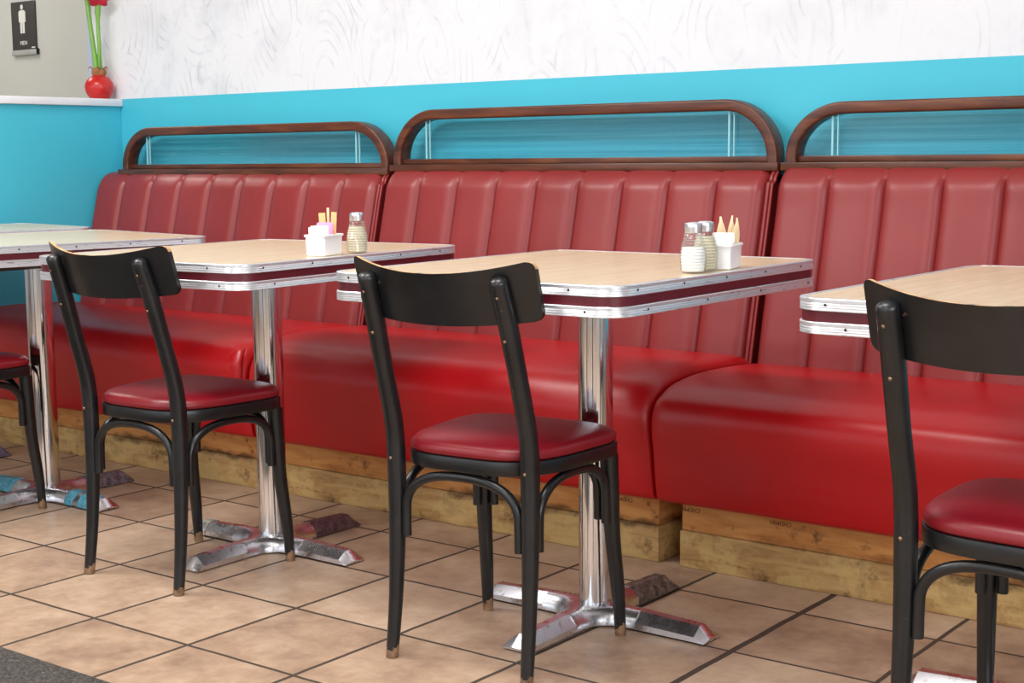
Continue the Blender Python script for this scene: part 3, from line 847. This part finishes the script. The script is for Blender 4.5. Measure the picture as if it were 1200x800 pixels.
for k in range(5):
    a = k * 1.3 + .4
    P = smooth_path([(.018 * math.cos(a), .018 * math.sin(a), .106, .0022), (.032 * math.cos(a), .032 * math.sin(a), .122, .002), (.040 * math.cos(a), .040 * math.sin(a), .112, .001)], 4)
    bm = bmesh.new(); sweep(bm, [p[:3] for p in P], [p[3] for p in P], 6, Vector((.3, .2, .9)))
    obj('skin_curl', bm, 'bulbskin', t)
def stemf(p):
    P = smooth_path(p, 6); bm = bmesh.new(); sweep(bm, [a[:3] for a in P], [a[3] for a in P], 12)
    return obj('stem', bm, 'stem', t)
stemf([(-.004, -.006, .105, .0105), (-.010, -.010, .18, .0095), (-.022, -.014, .29, .0085), (-.030, -.016, .37, .0085), (-.038, -.018, .47, .010)])
stemf([(.011, .0, .105, .0085), (.012, -.002, .20, .0075), (.011, -.002, .29, .0075), (.013, -.002, .33, .0110), (.016, -.002, .37, .0105), (.018, 0, .46, .010)])
for lp in ([(.002, 0, .10, .010), (.006, -.004, .14, .010), (.008, -.004, .185, .004)], [(.014, -.004, .10, .009), (.018, -.004, .15, .009), (.020, -.002, .19, .003)]):
    P = smooth_path(lp, 5); bm = bmesh.new(); sweep(bm, [a[:3] for a in P], [a[3] for a in P], 10, sect=[(math.cos(2 * PI * i / 10), .3 * math.sin(2 * PI * i / 10)) for i in range(10)])
    obj('leaf', bm, 'leafg', t)
# drooping trumpet flowers at the stem tops
def flower(base, dirx, diry, droop, s=1.0):
    base = Vector(base); ax = Vector((dirx, diry, droop)).normalized()
    u = ax.cross(Vector((0, 0, 1))).normalized(); v = ax.cross(u)
    bm = bmesh.new(); sweep(bm, [base, base + ax * .02 * s, base + ax * .045 * s], [.006 * s, .008 * s, .014 * s], 10, ref=u)
    root = obj('flower', bm, 'petal', t)
    for k in range(6):
        a = 2 * PI * k / 6; rd = u * math.cos(a) + v * math.sin(a); tn = u * -math.sin(a) + v * math.cos(a)
        bm = bmesh.new(); rings = []
        for i in range(9):
            q = i / 8
            c = base + ax * (.035 + .075 * math.sin(q * 1.5)) * s + rd * (.008 + .055 * q ** 1.5) * s - ax * .03 * max(0, q - .6) * s
            w = (.006 + .020 * math.sin(PI * min(1, q * .95 + .03))) * s
            n_ = (rd - ax * .3).normalized()
            rings.append([c - tn * w + n_ * .002, c - tn * w * .4, c + tn * w * .4, c + tn * w + n_ * .002, c + tn * w * .4 + n_ * .003, c - tn * w * .4 + n_ * .003])
        loft(bm, rings); obj('petal', bm, 'petal', root, angle=60)
for b, dx, dy, dr in (((-.040, -.02, .47), -.62, -.30, -.55), ((-.036, -.022, .475), .3, -.8, .25), ((.020, .0, .438), .42, -.40, -.80), ((.016, -.004, .46), -.25, -.75, -.30)):
    flower(b, dx, dy, dr, .8)

# ------------------------------------------------------------------ light
def area(name, loc, rot, sx_, sy_, power, col=(1, 1, 1)):
    l = bpy.data.lights.new(name, 'AREA'); l.shape = 'RECTANGLE'; l.size = sx_; l.size_y = sy_; l.energy = power; l.color = col
    o = bpy.data.objects.new(name, l); C.objects.link(o); o.location = loc; o.rotation_euler = rot; return o
# daylight through the shop windows, plus one added side light
area('window_area_light', (-2.65, -4.95, 1.6), (PI / 2, 0, 0), 3.8, 1.7, 30, (.90, .95, 1.0))
area('window_area_light', (2.05, -4.95, 1.6), (PI / 2, 0, 0), 4.1, 1.7, 42, (.90, .95, 1.0))
area('window_area_light', (4.95, -1.8, 1.65), (PI / 2, 0, PI / 2), 2.7, 1.6, 84, (.92, .96, 1.0))  # added light from the right, brightens the partition and right-facing sides
# ceiling panels
for x, y, p in ((-.7, -.35, 57), (1.3, -.35, 36), (-.9, -2.4, 36), (1.8, -2.4, 36)):
    area('ceiling_panel_light', (x, y, 2.72), (0, 0, 0), 1.2, .6, p, (1.0, .985, .965))
area('corridor_light', (-3.3, 1.2, 2.7), (0, 0, 0), .8, .8, 22, (1.0, .96, .9))
w = bpy.data.worlds.new('overcast_sky'); sc.world = w; w.use_nodes = True
w.node_tree.nodes['Background'].inputs[0].default_value = (.85, .92, 1.0, 1); w.node_tree.nodes['Background'].inputs[1].default_value = 1.2

# ------------------------------------------------------------------ camera
cam = bpy.data.cameras.new('camera'); co = bpy.data.objects.new('camera', cam); C.objects.link(co)
cam.sensor_width = 36; cam.lens = 1735.88 / 1200 * 36; cam.clip_start = .05
yaw, pit, roll = math.radians(37.3777), math.radians(7.0971), math.radians(-.5418)
f = Vector((-math.sin(yaw) * math.cos(pit), math.cos(yaw) * math.cos(pit), -math.sin(pit)))
r = Vector((math.cos(yaw), math.sin(yaw), 0)); u = r.cross(f)
r2 = r * math.cos(roll) + u * math.sin(roll); u2 = -r * math.sin(roll) + u * math.cos(roll)
m3 = Matrix((r2, u2, -f)).transposed()
co.matrix_world = Matrix.Translation((2.92305, -1.92291, .98394)) @ m3.to_4x4()
sc.camera = co
sc.view_settings.view_transform = 'Standard'; sc.view_settings.look = 'None'
sc.view_settings.gamma = 1; sc.view_settings.use_curve_mapping = False
sc.view_settings.exposure = -0.05
